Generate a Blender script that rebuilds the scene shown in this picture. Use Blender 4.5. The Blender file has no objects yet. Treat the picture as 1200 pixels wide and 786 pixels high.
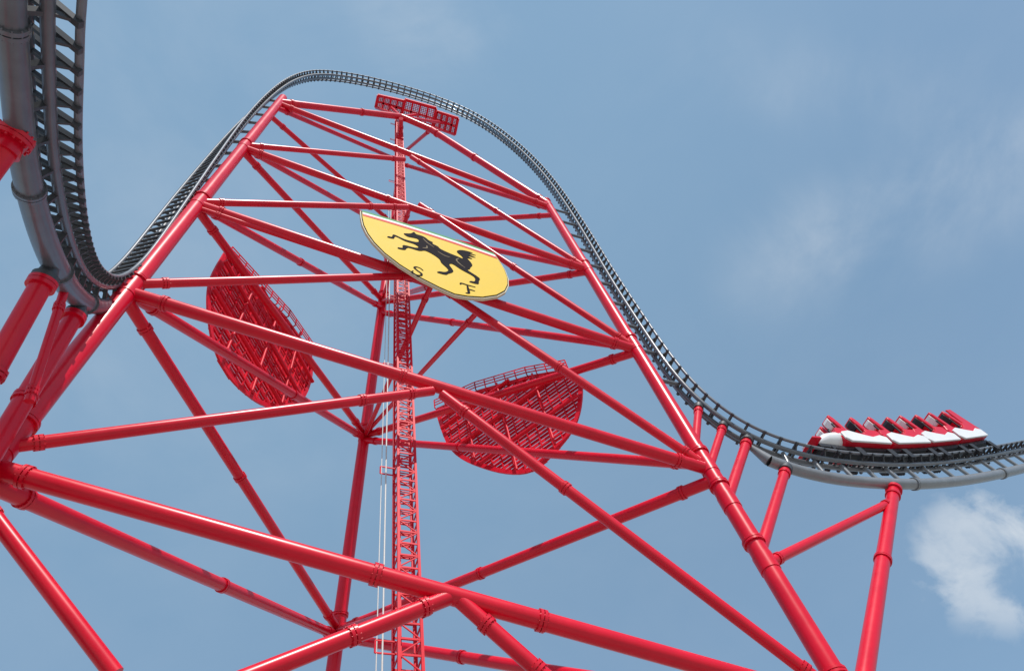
import bpy, math, random
from mathutils import Vector, Matrix
from mathutils.geometry import tessellate_polygon
random.seed(3)
scn=bpy.context.scene
COL=scn.collection
# ---------------------------------------------------------------- camera
W,H,FPX=1200.0,786.0,800.0
CAMP=Vector((0,0,1.6))
VX,VY=-136/467.2,447/467.2
PIT=math.radians(90)-math.atan(467.2/FPX)
cP,sP=math.cos(PIT),math.sin(PIT)
R0=Vector((1,0,0));U0=Vector((0,-sP,cP));F0=Vector((0,cP,sP))
CR=VY*R0+VX*U0          # camera right
CU=-VX*R0+VY*U0         # camera up
def ray(px,py):
    return F0+CR*((px-600)/FPX)+CU*((393-py)/FPX)
def at(px,py,s): return CAMP+ray(px,py)*s
def proj(p):
    v=p-CAMP;d=v.dot(F0)
    return (600+FPX*v.dot(CR)/d,393-FPX*v.dot(CU)/d)
cam=bpy.data.cameras.new("camera");camo=bpy.data.objects.new("camera",cam);COL.objects.link(camo)
cam.sensor_width=36;cam.lens=24;cam.clip_end=5000;cam.clip_start=.05
M=Matrix.Identity(4)
for i in range(3):
    M[i][0]=CR[i];M[i][1]=CU[i];M[i][2]=-F0[i];M[i][3]=CAMP[i]
camo.matrix_world=M
scn.camera=camo
# ---------------------------------------------------------------- tower planes
PL=Vector((-17.4,10.4,0));PR=Vector((8.1,27.3,0))
D=(PR-PL).normalized();NF=Vector((D.y,-D.x,0))
def onplane(px,py,o,n):
    r=ray(px,py);s=(o-CAMP).dot(n)/r.dot(n);return CAMP+r*s
def F(px,py,off=0): return onplane(px,py,PL+NF*off,NF)
def onz(px,py,z):
    r=ray(px,py);return CAMP+r*((z-CAMP.z)/r.z)
def near(line,px,py):
    a,b=line;d=(b-a).normalized();r=ray(px,py).normalized();w=a-CAMP
    bb=d.dot(r);den=1-bb*bb
    t=(bb*r.dot(w)-d.dot(w))/den
    return a+d*t
def toz(a,b,z):
    return a+(b-a)*((z-a.z)/(b.z-a.z))
Lt,Lb=F(331,116),F(8,518)
Rt,Rb=F(640,237),F(975,786)
LL=(toz(Lt,Lb,0.3),Lt);RL=(toz(Rt,Rb,0.3),Rt)
Ba,Bt=at(390,786,48),at(472,178,104)
BL=(toz(Bt,Ba,0.3),Bt)
L=lambda x,y:near(LL,x,y)
R=lambda x,y:near(RL,x,y)
B=lambda x,y:near(BL,x,y)
# ---------------------------------------------------------------- materials
def mat(name,col,rough=.4,metal=0,coat=0,var=.12,scale=1.5,bump=0,col2=None,spec=.5):
    m=bpy.data.materials.new(name);m.use_nodes=True;nt=m.node_tree;b=nt.nodes["Principled BSDF"]
    tc=nt.nodes.new("ShaderNodeTexCoord");no=nt.nodes.new("ShaderNodeTexNoise")
    no.inputs["Scale"].default_value=scale;no.inputs["Detail"].default_value=6;no.inputs["Roughness"].default_value=.65
    nt.links.new(tc.outputs["Object"],no.inputs["Vector"])
    cr=nt.nodes.new("ShaderNodeValToRGB")
    c2=col2 or tuple(c*(1-var*2) for c in col)
    cr.color_ramp.elements[0].position=.3;cr.color_ramp.elements[1].position=.7
    cr.color_ramp.elements[0].color=(*c2,1);cr.color_ramp.elements[1].color=(*col,1)
    nt.links.new(no.outputs["Fac"],cr.inputs["Fac"]);nt.links.new(cr.outputs["Color"],b.inputs["Base Color"])
    mr=nt.nodes.new("ShaderNodeMapRange");mr.inputs["To Min"].default_value=rough-.06;mr.inputs["To Max"].default_value=rough+.1
    nt.links.new(no.outputs["Fac"],mr.inputs["Value"]);nt.links.new(mr.outputs["Result"],b.inputs["Roughness"])
    b.inputs["Metallic"].default_value=metal;b.inputs["Coat Weight"].default_value=coat;b.inputs["Coat Roughness"].default_value=.12
    b.inputs["Specular IOR Level"].default_value=spec
    if bump:
        bp=nt.nodes.new("ShaderNodeBump");bp.inputs["Strength"].default_value=bump;bp.inputs["Distance"].default_value=.02
        nt.links.new(no.outputs["Fac"],bp.inputs["Height"]);nt.links.new(bp.outputs["Normal"],b.inputs["Normal"])
    return m
RED=mat("red_paint",(.68,.002,.022),.29,coat=0,var=.08,scale=.8,spec=.40)
RED2=mat("red_steel",(.74,.006,.028),.45,coat=0,var=.11,scale=1.2,spec=.25)
GREY=mat("grey_track_paint",(.13,.138,.155),.34,metal=.1,coat=.2,var=.14)
GREY2=mat("light_grey_track_paint",(.22,.23,.245),.36,metal=.1,coat=.2,var=.12)
DARK=mat("dark_steel",(.070,.074,.082),.45,metal=.2,var=.15)
BLK=mat("black_chassis_steel",(.03,.03,.035),.5,metal=.2,var=.15)
STEEL=mat("rail_steel",(.18,.19,.21),.36,metal=.2,var=.1)
YEL=mat("yellow_panel",(.70,.47,.05),.6,var=.03,scale=.5,spec=.15)
CREAM=mat("cream_border",(.62,.56,.40),.6,var=.05,spec=.2)
BLACK=mat("black_emblem",(.018,.014,.018),.8,var=.1,spec=.05)
HLT=mat("grey_emblem_shading",(.20,.15,.09),.7,var=.1,spec=.1)
GREEN=mat("green_stripe",(.02,.25,.06),.6,var=.05,spec=.2)
STRW=mat("white_stripe",(.75,.75,.72),.6,var=.03,spec=.2)
STRR=mat("red_stripe",(.65,.02,.02),.6,var=.05,spec=.2)
WHITE=mat("white_paint",(.80,.80,.80),.35,coat=.3,var=.03)
CABLE=mat("white_cable",(.6,.6,.58),.5,var=.05)
CONC=mat("concrete",(.36,.35,.33),.85,var=.12,bump=.3)
PAVE=mat("paving",(.38,.36,.33),.9,var=.1,scale=.4)
# ---------------------------------------------------------------- mesh helpers
class MB:
    def __init__(s): s.v=[];s.f=[];s.sm=[]
    def ring(s,c,u,w,r,n):
        i0=len(s.v)
        for k in range(n):
            a=2*math.pi*k/n
            s.v.append(c+u*(math.cos(a)*r)+w*(math.sin(a)*r))
        return i0
    def cyl(s,a,b,r,n=20,r2=None,caps=True):
        d=(b-a).normalized();u=d.orthogonal().normalized();w=d.cross(u)
        i=s.ring(a,u,w,r,n);j=s.ring(b,u,w,r if r2 is None else r2,n)
        for k in range(n):
            s.f.append((i+k,i+(k+1)%n,j+(k+1)%n,j+k));s.sm.append(True)
        if caps:
            i2=s.ring(a,u,w,r,n);j2=s.ring(b,u,w,r if r2 is None else r2,n)
            s.f.append(tuple(i2+k for k in reversed(range(n))));s.sm.append(False)
            s.f.append(tuple(j2+k for k in range(n)));s.sm.append(False)
    def box(s,c,x,y,z):
        i=len(s.v)
        for a in(-1,1):
            for b in(-1,1):
                for d in(-1,1): s.v.append(c+x*a+y*b+z*d)
        for q in((0,1,3,2),(4,6,7,5),(0,4,5,1),(2,3,7,6),(0,2,6,4),(1,5,7,3)):
            s.f.append(tuple(i+k for k in q));s.sm.append(False)
    def beam(s,a,b,w,h,up=Vector((0,0,1))):
        d=b-a;l=d.length
        if l<1e-5:return
        d/=l
        y=up.cross(d)
        if y.length<1e-3:y=d.orthogonal()
        y.normalize();z=d.cross(y)
        s.box((a+b)/2,d*(l/2),y*(w/2),z*(h/2))
    def sweep(s,pts,us,ws,r,n=14):
        R_=r if isinstance(r,list) else [r]*len(pts)
        rs=[s.ring(p,u,w,q,n) for p,u,w,q in zip(pts,us,ws,R_)]
        for i,j in zip(rs,rs[1:]):
            for k in range(n):
                s.f.append((i+k,i+(k+1)%n,j+(k+1)%n,j+k));s.sm.append(True)
    def prism(s,poly,fn,d0,d1):
        n=len(poly);i=len(s.v)
        tri=tessellate_polygon([[Vector((p[0],p[1],0)) for p in poly]])
        for d in(d0,d1):
            for p in poly:s.v.append(fn(p[0],p[1],d))
        for t in tri:
            s.f.append(tuple(i+k for k in t));s.sm.append(False)
            s.f.append(tuple(i+n+k for k in reversed(t)));s.sm.append(False)
        for k in range(n):
            s.f.append((i+k,i+(k+1)%n,i+n+(k+1)%n,i+n+k));s.sm.append(False)
    def obj(s,name,m,parent=None,label=None,fix=True):
        me=bpy.data.meshes.new(name);me.from_pydata([tuple(v) for v in s.v],[],s.f)
        me.polygons.foreach_set("use_smooth",s.sm);me.materials.append(m)
        if fix:
            import bmesh
            bm=bmesh.new();bm.from_mesh(me);bmesh.ops.recalc_face_normals(bm,faces=bm.faces);bm.to_mesh(me);bm.free()
        me.update()
        o=bpy.data.objects.new(name,me);COL.objects.link(o)
        if parent:
            o.parent=parent;o.matrix_parent_inverse=parent.matrix_world.inverted()
        if label:o["label"]=label
        return o
def empty(name,loc,label,cat,group=None):
    e=bpy.data.objects.new(name,None);COL.objects.link(e);e.location=loc;e.empty_display_size=.5
    e["label"]=label;e["category"]=cat
    if group:e["group"]=group
    bpy.context.view_layer.update()
    return e
def collar(mb,p,d,r):
    mb.cyl(p-d*.13,p-d*.02,r*1.2,24);mb.cyl(p+d*.02,p+d*.13,r*1.2,24)
    u=d.orthogonal().normalized();w=d.cross(u)
    for k in range(12):
        a=2*math.pi*k/12;c=p+u*(math.cos(a)*r*1.12)+w*(math.sin(a)*r*1.12)
        mb.cyl(c-d*.17,c+d*.17,.022,6)
def tube(a,b,r,cols=(),n=24):
    mb=MB();mb.cyl(a,b,r,n);d=(b-a).normalized();l=(b-a).length
    for c in cols:
        dist=c if c>=0 else l+c
        if 0<dist<l: collar(mb,a+d*dist,d,r)
    return mb
def cr(p0,p1,p2,p3,t):
    return .5*((2*p1)+(-p0+p2)*t+(2*p0-5*p1+4*p2-p3)*t*t+(-p0+3*p1-3*p2+p3)*t*t*t)
# ---------------------------------------------------------------- tower
tower=empty("steel_tower",(PL+PR)/2,"tall red tubular steel lattice tower holding a grey coaster track","tower")
def col_part(line,r,nodes):
    a,b=line
    d=(b-a).normalized()
    mb=MB();mb.cyl(a,b+d*.4,r,32)
    for p in nodes: collar(mb,p+d*1.3,d,r)
    for p in nodes: mb.cyl(p-d*.45,p+d*.45,r*1.07,32)
    mb.obj("column",RED,tower)
Ln=[L(32,535),L(150,343),L(225,235),L(284,172),L(-443,1087)]
Rn=[R(905,657),R(822,553),R(853,590),R(745,408),R(690,316),R(640,243),R(1001,829)]
Bn=[B(395,740),B(420,512),B(447,352),B(460,265)]
col_part(LL,.46,Ln);col_part(RL,.45,Rn);col_part(BL,.50,Bn)
def brace(a,b,r,cols=(1.6,-1.6)):
    tube(a,b,r,cols).obj("brace",RED,tower)
front=[
 (L(150,343),R(822,555),.33,(1.8,14,-1.8)),
 (L(32,537),F(507,458),.24,(1.0,13.6,-1.3)),
 (F(518,462),R(1001,829),.26,(1.6,8.0,-2)),
 (L(0,553),R(1001,829),.33,(1.2,13.0,19.0,-2)),
 (L(-443,1087),F(525,700),.27,(2,14,-1)),
 (F(540,704),R(1385,1461),.27,(1.2,3.4,-3)),
 (L(225,235),R(745,410),.33,(1.6,13,-1.6)),
 (L(157,333),F(492,323),.25,(1.5,-1.5)),
 (F(510,332),R(822,552),.27,(1.5,11,-1.5)),
 (L(283,172),R(690,315),.32,(1.6,13,-1.6)),
 (L(226,231),F(478,243),.25,(1.5,-4,-1.5)),
 (F(492,240),R(745,406),.25,(1.5,12,-1.5)),
 (L(329,124),R(640,245),.32,(1.6,14,-1.6)),
 (L(286,169),F(474,187),.25,(1.5,-1.5)),
 (F(482,184),R(690,312),.25,(1.5,14,-1.5)),
 (L(330,122),F(470,137),.40,(1.6,12)),
 (F(470,137),F(505,152),.40,()),
 (F(505,152),R(640,240),.42,(1.5,10,-1.5)),
 (L(2,585),at(135,790,19),.24,(1.2,)),
]
for a,b,r,c in front: brace(a,b,r,c)
rear=[
 (L(150,350),B(395,738),.30,(2,13,-2)),
 (L(62,592) ,B(400,745),.32,(2,16,-2)),
 (L(165,352),B(420,512),.31,(2,18,-2)),
 (L(228,242),B(423,508),.30,(2,14,-2)),
 (L(232,240),B(445,360),.30,(2,14,-2)),
 (L(286,178),B(446,352),.30,(2,-2)),
 (L(290,176),B(458,270),.28,(2,-2)),
 (L(322,140),B(458,262),.27,(2,-2)),
 (L(328,130),B(472,190),.27,(2,-2)),
 (B(397,738),R(828,567),.33,(2,14,-2)),
 (B(422,515),R(815,552),.30,(2,14,-2)),
 (B(422,510),R(745,413),.32,(2,14,-2)),
 (B(446,366),R(742,408),.31,(2,14,-2)),
 (B(448,354),R(687,320),.31,(2,14,-2)),
 (B(459,268),R(690,314),.28,(2,-2)),
 (B(460,262),R(643,256),.28,(2,-2)),
 (B(470,192),R(640,248),.28,(2,-2)),
 (B(396,746),R(1010,845),.33,(2,14,-2)),
]
for a,b,r,c in rear: brace(a,b,r,c)
for a,b,r in [
 (B(420,512),F(505,335,-.4),.20),
 (B(447,352),F(505,335,-.4),.22),
 (F(505,335,-.4),L(225,240),.17),
 (B(421,508),F(560,365,-.4),.19),
 (B(395,738),F(525,700,-.3),.24),
 (B(447,350),F(480,243,-.3),.20),
 (B(468,205),F(470,139),.3),(B(472,180),F(505,152),.25)]:
    brace(a,b,r,(1.5,-1.5))
for ln,r in ((LL,.47),(RL,.47),(BL,.52)):
    mb=MB();p=ln[0];mb.cyl(Vector((p.x,p.y,-.3)),Vector((p.x,p.y,.55)),1.5,24);mb.obj("footing",CONC,tower)
# lattice mast (ladder)
lad0=onplane(478,786,PL-NF*2.6,NF);lad1=onplane(468.5,139,PL-NF*2.6,NF)
lad0=Vector((lad0.x,lad0.y,0));lad1=Vector((lad0.x,lad0.y,lad1.z))
mb=MB();hw=.42
cs=[(-1,-1),(1,-1),(1,1),(-1,1)]
Z=Vector((0,0,1))
def cpt(c,z): return Vector((lad0.x,lad0.y,z))+D*(c[0]*hw)+NF*(c[1]*hw)
for c in cs: mb.box((cpt(c,0)+cpt(c,lad1.z))/2,D*.055,NF*.055,Z*(lad1.z/2))
z=.3;k=0
while z<lad1.z-.7:
    for i in range(4):
        a,b=cs[i],cs[(i+1)%4]
        mb.beam(cpt(a,z),cpt(b,z),.045,.08)
        if i==2:
            if k%2: mb.beam(cpt(a,z),cpt(b,z+.65),.045,.045)
            else: mb.beam(cpt(b,z),cpt(a,z+.65),.045,.045)
    mb.beam(Vector((lad0.x,lad0.y,z+.32))-D*.25,Vector((lad0.x,lad0.y,z+.32))+D*.25,.045,.045)
    z+=.65;k+=1
for sgn in(-1,1): mb.box(Vector((lad0.x,lad0.y,lad1.z/2))+D*.25*sgn,D*.03,NF*.04,Z*(lad1.z/2-.5))
q0=Vector((lad0.x,lad0.y,lad1.z-1))
mb.cyl(q0-D*.4,F(462,137),.14,12);mb.cyl(q0+D*.4,F(482,143),.14,12)
mb.obj("ladder",RED2,tower,"dense red lattice ladder mast rising up the tower")
zz=8
while zz<lad1.z-5:
    mb=MB();p=Vector((lad0.x,lad0.y,zz))
    for a in(.0,.5):
        mb.beam(p-D*hw+Z*a,p-D*(hw+.75)+Z*a,.05,.05)
    mb.beam(p-D*(hw+.75),p-D*(hw+.75)+Z*.5,.05,.05)
    mb.obj("cable_bracket",RED2,tower)
    zz+=9.5
cb=empty("cable",Vector((lad0.x,lad0.y,0))-D*(hw+.6),"pair of thin white cables hanging beside the red ladder mast","cable")
for o in(.60,.86):
    p=Vector((lad0.x,lad0.y,0))-D*(hw+o*.8)
    m2=MB();m2.cyl(p,p+Z*(lad1.z*.62),.022 if o>.8 else .035,8);m2.obj("cable_strand",CABLE,cb)
# ---------------------------------------------------------------- track
cp=[]  # (pos, m)
def addp(p,m): cp.append((p,Vector(m).normalized()))
addp(Vector((9.5,-24,11)),(.8,.55,0))
addp(Vector((2.9,-14,12.6)),(.8,.5,-.15))
for px,py,s,m in [(66,-150,12.9,(.8,.25,-.45)),(63,0,14.6,(.8,.12,-.55)),(61,105,16.8,(.83,.05,-.55)),(64,198,19.6,(.86,0,-.5)),(75,270,23.4,(.9,0,-.42)),(94,314,28.0,(.93,.02,-.32)),(123,329,32.4,(.95,.05,-.2))]:
    addp(at(px,py,s),m)
mm={157:(.96,.08,-.1),201:(.96,.05,0),248:(.93,-.15,0),289:(.85,-.4,0),325:(.7,-.65,0)}
for px,py in [(157,305),(201,246),(248,184),(289,134),(325,103),(352,91),(380,88),(430,95),(500,114),(560,139),(610,176),(648,217),(682,268),(716,326),(752,382),(790,438),(830,480),(880,513),(940,533),(1000,541),(1060,543),(1120,538),(1180,527),(1260,511)]:
    addp(F(px,py),mm.get(px,NF))
e=cp[-1][0]
for dt,dz in((12,4),(24,2),(36,-6),(48,-17)): addp(e+D*dt+Z*dz,NF)
raw=[];n=len(cp)
for i in range(n-1):
    g=lambda k:cp[max(0,min(n-1,k))]
    for j in range(16):
        t=j/16
        raw.append((cr(g(i-1)[0],g(i)[0],g(i+1)[0],g(i+2)[0],t),(g(i)[1]*(1-t)+g(i+1)[1]*t).normalized()))
raw.append(cp[-1])
P=[r[0] for r in raw];Ms=[r[1] for r in raw]
for it in range(60):
    P=[P[0]]+[(P[i-1]+P[i]*2+P[i+1])/4 for i in range(1,len(P)-1)]+[P[-1]]
    Ms=[Ms[0]]+[(Ms[i-1]+Ms[i]*2+Ms[i+1])/4 for i in range(1,len(P)-1)]+[Ms[-1]]
step=.35;fr=[];acc=0;nxt=0
for i in range(len(P)-1):
    a,b=P[i],P[i+1];l=(b-a).length
    while nxt<=acc+l:
        t=(nxt-acc)/l;fr.append([a.lerp(b,t),Ms[i].lerp(Ms[i+1],t)]);nxt+=step
    acc+=l
N=len(fr)
frames=[]
for i in range(N):
    t=(fr[min(N-1,i+2)][0]-fr[max(0,i-2)][0]).normalized()
    nn=fr[i][1].cross(t).normalized();b=t.cross(nn).normalized()
    frames.append((fr[i][0],t,nn,b))
track=empty("coaster_track",frames[0][0],"grey steel coaster track looping up and over the red tower","roller coaster track")
def sw(bo,no,r,i0,i1,seg=12,st=1):
    mb=MB();idx=range(i0,i1,st)
    if callable(r): r=[r(i) for i in idx]
    mb.sweep([frames[i][0]+frames[i][3]*bo+frames[i][2]*(no(i) if callable(no) else no) for i in idx],[frames[i][3] for i in idx],[frames[i][2] for i in idx],r,seg);return mb
def find(px,py,off=0):
    def pr(i): return proj(frames[i][0]-frames[i][2]*off)
    return min((i for i in range(N) if (frames[i][0]-CAMP).dot(F0)>1),key=lambda i:(pr(i)[0]-px)**2+(pr(i)[1]-py)**2)
G=.68
for s_ in(-1,1): sw(s_*G,0,.10,0,N).obj("rail",STEEL,track)
for s_ in(-1,1): sw(s_*.27,-.42,.15,0,N).obj("spine_tube",GREY,track)
iA=find(201,246);iB=find(898,520)
iM=find(75,270)
def ease(i,n_=34):
    x=max(0,min(1,(i-(iA-n_))/n_));return x*x*(3-2*x)
def bend(i): 
    return math.exp(-((i-(iM+8))/26.0)**2)
DL=lambda i:(-1.0-.40*bend(i))*(1-ease(i))-.42*ease(i)
RL_=lambda i:(.29+.11*bend(i))*(1-ease(i))+.14*ease(i)
m3=sw(0,DL,RL_,0,iA,24)
for i in list(range(6,iA-34,16)):
    p,t,nn,b=frames[i];collar(m3,p+nn*DL(i),t,RL_(i))
m3.obj("spine_tube",GREY,track,"thick grey lower spine tube with bolted flange rings")
DR=2.0
m3=sw(0,-DR,.35,iB,N,20)
p,t,nn,b=frames[iB];m3.cyl(p-nn*DR-t*.02,p-nn*1.1-t*1.3,.35,20,.14)
for i in range(iB+30,N,34):
    p,t,nn,b=frames[i];collar(m3,p-nn*DR,t,.35)
m3.obj("spine_tube",GREY2,track,"thick light grey lower spine tube under the low track")
mb=MB();m4_=MB()
for i in range(1,N-1):
    far=i>iA-10
    if i%(3 if far else 2)!=1: continue
    p,t,nn,b=frames[i]
    mb.box(p-nn*.12,t*.08,b*(G+.14),nn*.07)
    for s_ in(-1,1):
        mb.beam(p+b*s_*G-nn*.05,p+b*s_*.27-nn*.42,.14,.08,t)
    mb.box(p-nn*.42,t*.05,b*.27,nn*.05)
    if i<iA-12 and i%4==1:
        mb.beam(p-nn*.45-b*.27,p+nn*DL(i),.16,.12,t);mb.beam(p-nn*.45+b*.27,p+nn*DL(i),.16,.12,t)
for i in range(iB+3,N-1,6):
    p,t,nn,b=frames[i];m4_.cyl(p-nn*.5,p-nn*DR,.13,10)
o=mb.obj("cross_tie",DARK,track);o["kind"]="stuff"
o=m4_.obj("spine_strut",GREY2,track);o["kind"]="stuff"
for i in range(iA,iB,11):
    p,t,nn,b=frames[i]
    q=p-nn*.5
    best=None
    for ln in(LL,RL):
        a,c=ln;d=(c-a).normalized();u=(q-a).dot(d)
        if 0<u<(c-a).length+.2:
            qq=a+d*u
            if best is None or (qq-q).length<(best-q).length:best=qq
    if best and (best-q).length<2.6:
        mb=MB();mb.cyl(q,best,.14,12);mb.obj("track_bracket",GREY,track)
# ---------------------------------------------------------------- support posts
def post(name,top,bot,r,label,cols=(.5,1.0),grp="posts carrying the coaster track"):
    e=empty(name,bot,label,"support post",grp)
    d=(top-bot).normalized();mb=tube(bot,top-d*.2,r,[-c for c in cols]);mb.cyl(top-d*.42,top-d*.28,r*1.32,24);mb.cyl(top-d*.26,top-d*.14,r*1.32,24);mb.obj("shaft",RED,e)
    m2=MB();m2.cyl(top-d*.13,top+d*.05,r*1.25,20);m2.cyl(top+d*.05,top+d*.45,r*1.0,20,r*.75)
    m2.obj("saddle",DARK,e)
    m2=MB();m2.cyl(Vector((bot.x,bot.y,-.3)),Vector((bot.x,bot.y,.5)),1.1,24);m2.obj("footing",CONC,e)
def spine(i,d=1.3): 
    p,t,nn,b=frames[i];return p-nn*d
tp=spine(find(1042,577,DR),DR+.4);q=F(1014,786);post("support_post",tp,toz(tp,q,.3),.36,"tall red tubular post propping up the low grey track",(.95,9))
for (px,py),c,of in (((815,486),R(806,528),.75),((840,507),R(830,550),.75),((873,528),R(853,585),.75),((918,562),R(890,648),DR+.35)):
    i=find(px,py,of);tpp=spine(i,of)
    r_=.24 if px<870 else .29
    mb=tube(c,tpp,r_,(-.6,));d=(tpp-c).normalized();mb.obj("brace",RED,tower)
    m2=MB();m2.cyl(tpp-d*.2,tpp+d*.25,r_*1.3,20);m2.obj("saddle",DARK,tower)
brace(R(905,657),tp.lerp(toz(tp,q,.3),.05),.25,(1.0,-.9))
i=find(45,325,1.6);dd=-DL(i)+RL_(i)+.05;tp=spine(i,dd)+at(40,350,20)*0;tp=tp-Z*.35;s_=(tp-CAMP).dot(F0);q=at(-40,490,s_*.86);post("support_post",tp,toz(tp,q,.3),.33,"red tubular post under the sharp track curve",(3.5,))
i=find(92,358,1.6);dd=-DL(i)+RL_(i)+.05;tp=spine(i,dd)-Z*.35;s_=(tp-CAMP).dot(F0);q=at(2,512,s_*.82);post("support_post",tp,toz(tp,q,.3),.33,"red tubular post leaning beside the tower column",(4.5,))
i=find(66,345,1.6);tp=spine(i,-DL(i)+.2);q=at(34,470,(tp-CAMP).dot(F0)*.88);brace(tp,q,.15,(.9,-.4))
tp=spine(find(24,148,1.1),1.2);s_=(tp-CAMP).dot(F0);q=at(-60,262,s_*.93)
e_=empty("support_post",(q.x,q.y,0),"red support post with flanged arm holding the overhead track","support post","posts carrying the coaster track")
mb=tube(q,tp,.30,());d=(tp-q).normalized();mb.cyl(tp-d*.62,tp-d*.3,.38,20,.30);mb.cyl(tp-d*.3,tp-d*.2,.46,28);mb.cyl(tp-d*.18,tp-d*.08,.46,28)
u=d.orthogonal().normalized();w_=d.cross(u)
for k in range(16):
    a=2*math.pi*k/16;c=tp-d*.19+u*(math.cos(a)*.42)+w_*(math.sin(a)*.42);mb.cyl(c-d*.17,c+d*.17,.03,6)
mb.obj("arm",RED,e_)
mb=MB();mb.cyl(Vector((q.x,q.y,0.3)),q+Z*.2,.34,28);mb.obj("shaft",RED,e_)
mb=MB();mb.cyl(Vector((q.x,q.y,-.3)),Vector((q.x,q.y,.5)),1.1,24);mb.obj("footing",CONC,e_)
# ---------------------------------------------------------------- shield sign
off=1.5
TL=F(422,247,off);TR=F(580,298,off);TIP=F(533,346,off)
mid=(TL+TR)/2
def shp(u,v,d=0): return TL+(TR-TL)*u+(TIP-mid)*v+NF*d
vt=lambda u:-.03*(1-(2*u-1)**2)
half=[(0,0),(-.008,.14),(-.008,.28),(.008,.42),(.04,.55),(.095,.68),(.18,.80),(.30,.91),(.41,.97),(.5,1.0)]
top=[(u,vt(u)) for u in (.9,.8,.7,.6,.5,.4,.3,.2,.1)]
outl=half+[(1-u,v) for u,v in reversed(half[:-1])]+top
def inset(pl,k,c=(.5,.42)): return [(c[0]+(u-c[0])*k,c[1]+(v-c[1])*k) for u,v in pl]
sign=empty("shield_sign",shp(.5,.5),"large yellow shield sign with black prancing horse on the tower","sign","shield signs on the tower")
mb=MB();mb.prism(outl,shp,-.2,0);mb.obj("rim",CREAM,sign)
mb=MB();mb.prism(inset(outl,.986),shp,.003,.03);mb.obj("outline",BLACK,sign)
mb=MB();mb.prism(inset(outl,.976),shp,.033,.06);mb.obj("panel",YEL,sign)
us=[.012+.976*k/16 for k in range(17)]
for j,(m_,nm) in enumerate(((GREEN,"green_stripe"),(STRW,"white_stripe"),(STRR,"red_stripe"))):
    a0=.004+.034*j
    mb=MB();mb.prism([(u,vt(u)+a0) for u in us]+[(u,vt(u)+a0+.0335) for u in reversed(us)],shp,.063,.08);mb.obj(nm,m_,sign)
horse0=[(.205,.815),(.215,.845),(.285,.905),(.33,.985),(.35,.94),(.41,.945),(.45,.915),(.47,.87),(.51,.85),(.50,.80),(.55,.77),(.57,.715),(.65,.675),(.73,.655),(.785,.64),(.79,.70),(.755,.79),(.79,.865),(.86,.915),(.95,.925),(.90,.885),(.975,.875),(.885,.835),(.955,.80),(.86,.765),(.905,.725),(.845,.69),(.86,.62),(.865,.53),(.83,.45),(.81,.39),(.78,.335),(.87,.225),(.845,.13),(.82,.045),(.735,.03),(.755,.065),(.795,.09),(.815,.21),(.705,.30),(.635,.38),(.59,.325),(.605,.18),(.535,.07),(.50,.02),(.42,.01),(.445,.055),(.51,.09),(.555,.185),(.51,.31),(.505,.40),(.45,.48),(.38,.515),(.31,.455),(.20,.445),(.155,.35),(.085,.325),(.09,.36),(.135,.385),(.155,.475),(.275,.505),(.32,.56),(.28,.61),(.19,.61),(.10,.66),(.07,.575),(.005,.555),(.02,.595),(.055,.61),(.085,.70),(.19,.66),(.30,.68),(.345,.73),(.345,.80),(.30,.795),(.24,.775)]
hv=[Vector(p) for p in horse0];horse=[]
for i in range(len(hv)):
    a,b,c,d=hv[i-1],hv[i],hv[(i+1)%len(hv)],hv[(i+2)%len(hv)]
    for k in range(3): horse.append(cr(a,b,c,d,k/3))
horse=[tuple(p) for p in horse]
HM=lambda x,y:(.15+x*.68,.745-y*.645)
mb=MB();mb.prism([HM(x,y) for x,y in horse],shp,.063,.09);mb.obj("horse_emblem",BLACK,sign)
def ribbon(mb,pts,w,ox,oy,sx,sy,d0=.063,d1=.085):
    pts=[Vector((ox+x*sx,oy+y*sy)) for x,y in pts]
    P2=[]
    for i in range(len(pts)-1):
        p0,p1,p2,p3=pts[max(0,i-1)],pts[i],pts[i+1],pts[min(len(pts)-1,i+2)]
        for j in range(6):P2.append(cr(p0,p1,p2,p3,j/6))
    P2.append(pts[-1]);l=[];r=[]
    for i,p in enumerate(P2):
        t=(P2[min(i+1,len(P2)-1)]-P2[max(i-1,0)]).normalized();nn=Vector((-t.y,t.x))
        ww=w*(.45+.55*math.sin(math.pi*i/(len(P2)-1)))
        l.append(p+nn*ww);r.append(p-nn*ww)
    for i in range(len(P2)-1):
        mb.prism([tuple(l[i]),tuple(l[i+1]),tuple(r[i+1]),tuple(r[i])],shp,d0,d1)
for ln in ([(.41,.87),(.44,.78),(.50,.70)],[(.42,.68),(.41,.61),(.36,.57)],[(.74,.60),(.70,.53),(.72,.44),(.76,.38)],[(.52,.61),(.58,.55),(.64,.55)]):
    mb=MB();ribbon(mb,[HM(*p) for p in ln],.0055,0,0,1,1,.092,.10);mb.obj("horse_highlight",HLT,sign)
mb=MB();ribbon(mb,[(.95,.2),(.8,.02),(.5,0),(.3,.2),(.5,.45),(.72,.65),(.6,.92),(.25,1),(0,.8),(.12,.62)],.0075,.255,.755,.085,.13);mb.obj("lettering",BLACK,sign,"black script letter S")
mb=MB()
ribbon(mb,[(.0,.22),(.12,.04),(.5,.03),(1.05,-.02)],.0075,.57,.785,.10,.14)
ribbon(mb,[(.5,.03),(.42,.5),(.34,.9),(.12,1.02)],.0085,.57,.785,.10,.14)
ribbon(mb,[(.42,.5),(.6,.47),(.88,.46)],.0065,.57,.785,.10,.14);mb.obj("lettering",BLACK,sign,"black script letter F")
mb=MB()
for u in(.2,.5,.8): mb.beam(shp(u,.05,-.35),shp(u,.7,-.35),.2,.2,NF)
for v in(.1,.35,.6): mb.beam(shp(.12,v,-.5),shp(.88,v,-.5),.16,.16,NF)
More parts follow.
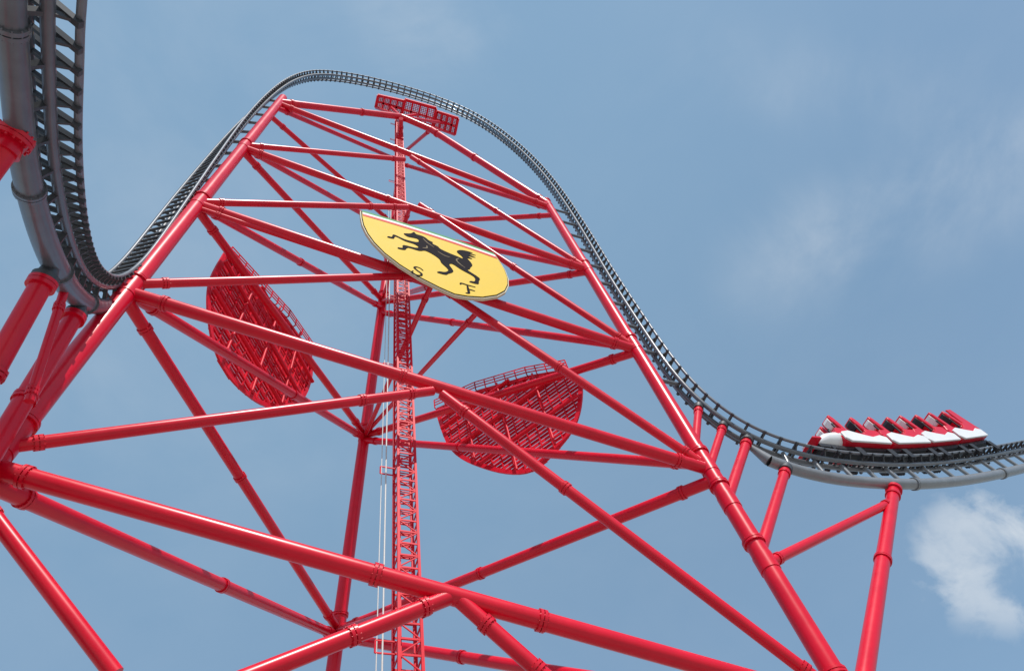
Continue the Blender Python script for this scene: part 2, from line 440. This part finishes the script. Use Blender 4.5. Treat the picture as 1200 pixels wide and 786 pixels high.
for u,v in((.2,.1),(.8,.1),(.5,.6),(.5,.1)): mb.cyl(shp(u,v,-.4),shp(u,v,-1.5),.13,12)
mb.obj("frame",RED2,sign)
# ---------------------------------------------------------------- rear shields seen from behind
cen=(PL+PR+Vector((BL[0].x,BL[0].y,0)))/3
def rear_shield(line,topc,botc,label):
    a=line[0];bm_=(BL[0]+(BL[1]-BL[0])*.45)
    v=(line[1]-line[0]).normalized();h=(bm_-a)-v*((bm_-a).dot(v));h.normalize()
    n_=h.cross(v).normalized()
    if n_.dot(cen-a)>0:n_=-n_
    o=a+n_*.9
    to2=lambda px:((lambda p:Vector(((p-o).dot(h),(p-o).dot(v))))(onplane(px[0],px[1],o,n_)))
    T=[to2(p) for p in topc];C=[to2(p) for p in botc]
    arc=[T[-1]]+C+[T[0]];sm=[]
    for i in range(len(arc)-1):
        g=lambda k:arc[max(0,min(len(arc)-1,k))]
        for j in range(6): sm.append(cr(g(i-1),g(i),g(i+1),g(i+2),j/6))
    pl=[tuple(p) for p in T[:-1]+sm]
    fn=lambda x,y,d:o+h*x+v*y+n_*d
    e=empty("shield_sign",fn(sum(p[0] for p in pl)/len(pl),sum(p[1] for p in pl)/len(pl),0),label,"sign","shield signs on the tower")
    def cuts(c,ax):
        r=[]
        for i in range(len(pl)):
            p,q=pl[i],pl[(i+1)%len(pl)]
            if (p[ax]-c)*(q[ax]-c)<0:
                t=(c-p[ax])/(q[ax]-p[ax]);r.append(p[1-ax]+(q[1-ax]-p[1-ax])*t)
        r.sort();return list(zip(r[::2],r[1::2]))
    ys=[p[1] for p in pl];xs=[p[0] for p in pl]
    mb=MB();y=min(ys)+.1
    while y<max(ys):
        for a_,b_ in cuts(y,1): mb.box((fn(a_,y,.12)+fn(b_,y,.12))/2,h*((b_-a_)/2),v*.155,n_*.02)
        y+=.42
    o_=mb.obj("panel",RED2,e,"red slatted sheet of the sign seen from its back")
    mb=MB();y=min(ys)+.3
    while y<max(ys):
        for a_,b_ in cuts(y,1): mb.box((fn(a_,y,-.02)+fn(b_,y,-.02))/2,h*((b_-a_)/2),v*.05,n_*.06)
        y+=1.25
    x=min(xs)+.2
    while x<max(xs):
        for a_,b_ in cuts(x,0): mb.box((fn(x,a_,0)+fn(x,b_,0))/2,h*.045,v*((b_-a_)/2),n_*.055)
        x+=.85
    mb.obj("slat",RED2,e)["kind"]="stuff"
    mb=MB()
    for k in range(1,4):
        y=min(ys)+(max(ys)-min(ys))*k/4
        for a_,b_ in cuts(y,1): mb.cyl(fn(a_,y,-.35),fn(b_,y,-.35),.15,12)
    for k in range(1,4):
        x=min(xs)+(max(xs)-min(xs))*k/4
        for a_,b_ in cuts(x,0): mb.cyl(fn(x,a_,-.35),fn(x,b_,-.35),.09,12)
    mb.obj("frame",RED2,e)
    mb=MB()
    for i in range(len(pl)):
        p,q=pl[i],pl[(i+1)%len(pl)];mb.beam(fn(p[0],p[1],0),fn(q[0],q[1],0),.35,.14,n_)
    mb.obj("rim",RED2,e)
    mb=MB()
    for p,q in zip(T,T[1:]):
        for k in (.4,.8,1.2): mb.beam(fn(p.x,p.y+k,-.3),fn(q.x,q.y+k,-.3),.07,.07)
        m_=max(2,int((q-p).length/1.0))
        for k in range(m_+1):
            w_=p.lerp(q,k/m_);mb.beam(fn(w_.x,w_.y,-.3),fn(w_.x,w_.y+1.2,-.3),.08,.08,h)
            mb.beam(fn(w_.x,w_.y,-.3),fn(w_.x,w_.y,.1),.08,.08)
    mb.obj("railing",RED2,e)
rear_shield(LL,[(264,298),(298,334),(334,372),(364,414)],[(364,442),(350,470),(316,475),(284,456),(260,426),(247,385),(246,335)],"red back of a shield sign with ribbed steel frame")
rear_shield(RL,[(512,480),(560,459),(620,442),(668,434)],[(680,450),(675,492),(650,528),(617,552),(570,547),(530,525)],"red ribbed back of a shield sign, lit by the sun")
# ---------------------------------------------------------------- top platforms
for j,(q,h) in enumerate([([(443,112),(474,119),(470,137),(440,126)],106.5),([(475,117),(511,127),(506,151),(470,139)],106),([(512,131),(537,139),(533,158),(508,149)],106.5)]):
    c=[onz(px,py,h) for px,py in q]
    e=empty("maintenance_platform",c[0],"red steel grating platform with railings under the track crest","platform","maintenance platforms at the tower top")
    mb=MB()
    for i in range(4): mb.beam(c[i],c[(i+1)%4],.35,.35)
    for k in range(1,4):
        t=k/4;mb.beam(c[0].lerp(c[1],t),c[3].lerp(c[2],t),.26,.3)
    mb.beam(c[0].lerp(c[3],.5),c[1].lerp(c[2],.5),.26,.3)
    for k in range(1,16):
        t=k/16;mb.beam(c[0].lerp(c[1],t)+Z*.1,c[3].lerp(c[2],t)+Z*.1,.09,.05)
    for k in range(1,12):
        t=k/12;mb.beam(c[0].lerp(c[3],t)+Z*.1,c[1].lerp(c[2],t)+Z*.1,.09,.05)
    mb.obj("deck",RED2,e)
    mb=MB()
    for i in range(4):
        a,b=c[i],c[(i+1)%4]
        for hh in(.4,.75,1.1): mb.beam(a+Z*hh,b+Z*hh,.09,.09)
        for k in range(6): mb.beam(a.lerp(b,k/5),a.lerp(b,k/5)+Z*1.1,.09,.09)
    mb.obj("railing",RED2,e)
    m_=(c[0]+c[2])/2
    mb=MB();tgt=min((F(470,137),F(505,152),F(530,170)),key=lambda p:(p-m_).length);mb.cyl(m_,tgt,.2,10);mb.cyl(c[3],tgt,.15,10);mb.cyl(c[2],tgt,.15,10);mb.obj("bracket",RED,e)
# ---------------------------------------------------------------- train
iF=find(956,536);iE=find(1164,530)
train=empty("coaster_train",frames[iF][0],"red and white open coaster train running on the grey track","roller coaster train")
tot=(iE-iF)*step
def place(idx,k=1.0):
    p,t,nn,b=frames[idx]
    f=-t;y=nn.cross(f);m=Matrix.Identity(4)
    for i in range(3): m[i][0]=f[i];m[i][1]=y[i]*1.3;m[i][2]=nn[i]*1.8*k;m[i][3]=p[i]+nn[i]*.30
    return m
def ext(mb,prof,y0,y1): mb.prism(prof,lambda x,z,d:Vector((x,d,z)),y0,y1)
def put(mb,name,m,mtx,par,label=None,bw=.05):
    mb.v=[mtx@v for v in mb.v];o=mb.obj(name,m,par,label)
    bv=o.modifiers.new("bevel","BEVEL");bv.width=bw;bv.segments=3;bv.limit_method='ANGLE'
    return o
ncar=4;cl=tot*.215;nl=tot-ncar*cl
# one seat shell: pan, back and winged headrest
seatp=[(.34,.45),(.44,.92),(.34,1.08),(.08,1.02),(-.02,1.2),(.04,1.62),(.0,1.86),(-.12,2.0),(-.30,2.0),(-.42,1.84),(-.44,1.4),(-.42,.45)]
for c in range(ncar):
    idx=int(iF+(nl+cl*(c+.5))/step);mt=place(idx,1+.04*c);h=cl/2-.1
    ce=bpy.data.objects.new("car",None);COL.objects.link(ce);ce.location=mt.translation;ce.parent=train
    bpy.context.view_layer.update();ce.matrix_parent_inverse=train.matrix_world.inverted()
    bpy.context.view_layer.update()
    mb=MB();ext(mb,[(-h-.12,.14),(h+.12,.14),(h+.12,.30),(-h-.12,.30)],-.45,.45)
    for x in(-h*.7,h*.7):
        for y in(-.50,.50):
            for zz in(.02,-.28): mb.cyl(Vector((x-.17,y-.06,zz)),Vector((x-.17,y+.06,zz)),.10,14);mb.cyl(Vector((x+.17,y-.06,zz)),Vector((x+.17,y+.06,zz)),.10,14)
            mb.box(Vector((x,y*1.2,-.1)),Vector((.28,0,0)),Vector((0,.04,0)),Vector((0,0,.22)))
    put(mb,"chassis",BLK,mt,ce)
    mb=MB()
    for s_ in(-1,1):
        ext(mb,[(-h*.9,.28),(h*.85,.28),(h,.46),(h*.92,.80),(h*.55,.90),(h*.1,.72),(-h*.3,.60),(-h*.7,.74),(-h*.97,.62)],s_*.74,s_*.86)
    put(mb,"side_fairing",WHITE,mt,ce)
    mb=MB();ext(mb,[(-h,.32),(h,.32),(h+.05,.9),(h*.85,1.16),(h*.5,1.12),(h*.25,.90),(-h*.3,.92),(-h*.6,1.18),(-h,1.12)],-.73,.73);put(mb,"body",RED,mt,ce)
    for r_ in(.52,-.50):
      for s_ in(-.37,.37):
        X=lambda pts:[(x+r_*h,z) for x,z in pts]
        mb=MB();ext(mb,X(seatp),s_-.32,s_+.32);put(mb,"seat",RED,mt,ce,bw=.1)
        mb=MB();ext(mb,X([(-.01,1.42),(.10,1.46),(.10,1.78),(-.02,1.92),(-.08,1.8)]),s_-.2,s_+.2);put(mb,"headrest",WHITE if r_>0 else BLK,mt,ce,bw=.03)
        mb=MB()
        for yy in(-.2,.2): mb.cyl(Vector((r_*h-.25,s_+yy,1.7)),Vector((r_*h+.18,s_+yy,1.5)),.05,10);mb.cyl(Vector((r_*h+.18,s_+yy,1.5)),Vector((r_*h+.30,s_+yy,1.05)),.05,10)
        mb.cyl(Vector((r_*h+.30,s_-.2,1.07)),Vector((r_*h+.30,s_+.2,1.07)),.07,12)
        put(mb,"restraint",BLK,mt,ce,bw=.01)
mt=place(int(iF+nl*.5/step))
mb=MB();Ln2=nl/2+.05
secs=[(-Ln2,.76,.32,1.16),(-Ln2*.3,.68,.32,.98),(Ln2*.3,.42,.30,.70),(Ln2*.8,.24,.28,.48),(Ln2,.1,.30,.40)]
rings=[]
for x,w,z0,z1 in secs:
    i0=len(mb.v)
    for a in range(16):
        an=2*math.pi*a/16;mb.v.append(Vector((x,w*math.cos(an),(z0+z1)/2+(z1-z0)/2*math.sin(an))))
    rings.append(i0)
for i,j in zip(rings,rings[1:]):
    for k in range(16): mb.f.append((i+k,i+(k+1)%16,j+(k+1)%16,j+k));mb.sm.append(True)
mb.f.append(tuple(rings[0]+k for k in range(16)));mb.sm.append(False);mb.f.append(tuple(rings[-1]+k for k in range(16)));mb.sm.append(False)
put(mb,"nose",WHITE,mt,train)
mb=MB();ext(mb,[(Ln2*.55,.22),(Ln2*1.05,.2),(Ln2*1.05,.27),(Ln2*.55,.33)],-.8,.8);put(mb,"front_wing",RED,mt,train)
mb=MB();ext(mb,[(-Ln2,.12),(Ln2*.5,.12),(Ln2*.5,.28),(-Ln2,.30)],-.45,.45)
for y in(-.5,.5): 
    for zz in(.02,-.28):mb.cyl(Vector((0,y-.06,zz)),Vector((0,y+.06,zz)),.10,14)
put(mb,"chassis",BLK,mt,train)
mt=place(min(N-3,int(iE+.2/step)),1.15)
mb=MB()
for s_ in(-.62,.62): ext(mb,[(-.6,.5),(.5,.5),(.6,1.2),(.2,2.0),(-.6,2.0)],s_-.05,s_+.05)
ext(mb,[(-.6,1.72),(.15,1.64),(.15,1.74),(-.6,1.92)],-.6,.6);ext(mb,[(-.5,.4),(.8,.4),(.8,1.4),(0,1.2),(-.4,.8)],-.58,.58)
put(mb,"rear_wing",RED,mt,train)
# ---------------------------------------------------------------- ground
mb=MB();s=2500
mb.v=[Vector((-s,-s,0)),Vector((s,-s,0)),Vector((s,s,0)),Vector((-s,s,0))];mb.f=[(0,1,2,3)];mb.sm=[False]
g=mb.obj("ground",PAVE,fix=False);g["kind"]="structure"
# ---------------------------------------------------------------- light
SUN=Vector((.42,-.66,.95)).normalized()
el=math.asin(SUN.z);az=math.atan2(SUN.x,SUN.y)
sl=bpy.data.lights.new("sun","SUN");sl.energy=4.4;sl.angle=math.radians(.5);sl.color=(1,.96,.9)
so=bpy.data.objects.new("sun",sl);COL.objects.link(so);so.rotation_euler=SUN.to_track_quat('Z','Y').to_euler()
w=bpy.data.worlds.new("World");scn.world=w;w.use_nodes=True;nt=w.node_tree;bg=nt.nodes["Background"];bg.inputs["Strength"].default_value=.13
sky=nt.nodes.new("ShaderNodeTexSky");sky.sky_type='NISHITA';sky.sun_disc=False;sky.sun_elevation=el;sky.sun_rotation=az
sky.air_density=1.0;sky.dust_density=.6;sky.ozone_density=1.5
tc=nt.nodes.new("ShaderNodeTexCoord")
def mth(op,a,b=None,clamp=False):
    m=nt.nodes.new("ShaderNodeMath");m.operation=op;m.use_clamp=clamp
    for k,x in enumerate((a,b)):
        if x is None:continue
        if isinstance(x,(int,float)):m.inputs[k].default_value=x
        else:nt.links.new(x,m.inputs[k])
    return m.outputs[0]
def spot(px,py,r_in,r_out):
    d=ray(px,py).normalized();vm=nt.nodes.new("ShaderNodeVectorMath");vm.operation='DOT_PRODUCT'
    nt.links.new(tc.outputs["Generated"],vm.inputs[0]);vm.inputs[1].default_value=d
    mr=nt.nodes.new("ShaderNodeMapRange");mr.interpolation_type='SMOOTHSTEP'
    mr.inputs["From Min"].default_value=math.cos(math.radians(r_out));mr.inputs["From Max"].default_value=math.cos(math.radians(r_in))
    nt.links.new(vm.outputs["Value"],mr.inputs["Value"]);return mr.outputs["Result"]
def band(p1,p2,half,soft=True):
    """soft great-circle streak through two sky directions"""
    n_=ray(*p1).cross(ray(*p2)).normalized();vm=nt.nodes.new("ShaderNodeVectorMath");vm.operation='DOT_PRODUCT'
    nt.links.new(tc.outputs["Generated"],vm.inputs[0]);vm.inputs[1].default_value=n_
    a=mth('ABSOLUTE',vm.outputs["Value"]);mr=nt.nodes.new("ShaderNodeMapRange");mr.interpolation_type='SMOOTHSTEP'
    mr.inputs["From Min"].default_value=math.sin(math.radians(half));mr.inputs["From Max"].default_value=0
    nt.links.new(a,mr.inputs["Value"]);return mr.outputs["Result"]
def noise(sc,det,dist,lo,hi,stretch=(1,1,1),rot=(0,0,0)):
    mp=nt.nodes.new("ShaderNodeMapping");mp.inputs["Scale"].default_value=stretch;mp.inputs["Rotation"].default_value=rot
    nt.links.new(tc.outputs["Generated"],mp.inputs["Vector"])
    no=nt.nodes.new("ShaderNodeTexNoise");no.inputs["Scale"].default_value=sc;no.inputs["Detail"].default_value=det;no.inputs["Distortion"].default_value=dist;no.inputs["Roughness"].default_value=.58
    nt.links.new(mp.outputs["Vector"],no.inputs["Vector"])
    mr=nt.nodes.new("ShaderNodeMapRange");mr.interpolation_type='SMOOTHSTEP';mr.inputs["From Min"].default_value=lo;mr.inputs["From Max"].default_value=hi
    nt.links.new(no.outputs["Fac"],mr.inputs["Value"]);return mr.outputs["Result"]
wisp=noise(2.6,8,.4,.30,.74,(1,1,2.0),(0,.5,.3))
fine=noise(6,9,.3,.3,.8)
cum=noise(15,9,.25,.36,.66)
m1=mth('MULTIPLY',mth('MULTIPLY',mth('MULTIPLY',wisp,spot(1120,225,4,20)),band((850,330),(1200,200),6.5)),.62)
m1b=mth('MULTIPLY',mth('MULTIPLY',mth('MULTIPLY',wisp,spot(960,130,2,14)),band((700,60),(1150,130),5)),.22)
m2=mth('MULTIPLY',mth('MULTIPLY',wisp,spot(530,0,1,9)),.42)
m5=mth('MULTIPLY',mth('MULTIPLY',wisp,spot(120,200,2,35)),.12)
sp=spot(1160,655,.5,6.0)
m3_=mth('MULTIPLY',mth('SUBTRACT',mth('ADD',cum,mth('MULTIPLY',sp,.75)),.72,True),mth('MULTIPLY',sp,1.5,True),True)
m3_=mth('MULTIPLY',m3_,.72)
m4=mth('MULTIPLY',wisp,.05)
tot_=mth('ADD',mth('ADD',mth('ADD',mth('ADD',m1,m1b),m2),mth('ADD',m3_,m4)),m5,True)
tot2=mth('MULTIPLY',tot_,mth('ADD',mth('MULTIPLY',fine,.5),.65),True)
hz=mth('ADD',mth('MULTIPLY',spot(250,60,5,60),.20),.50,True)
mh=nt.nodes.new("ShaderNodeMix");mh.data_type='RGBA'
nt.links.new(hz,mh.inputs["Factor"]);nt.links.new(sky.outputs["Color"],mh.inputs["A"]);mh.inputs["B"].default_value=(2.2,3.7,5.2,1)
mx=nt.nodes.new("ShaderNodeMix");mx.data_type='RGBA'
nt.links.new(tot2,mx.inputs["Factor"]);nt.links.new(mh.outputs["Result"],mx.inputs["A"]);mx.inputs["B"].default_value=(5.6,6.0,6.4,1)
nt.links.new(mx.outputs["Result"],bg.inputs["Color"])
scn.view_settings.view_transform='Standard';scn.view_settings.look='None';scn.view_settings.exposure=0
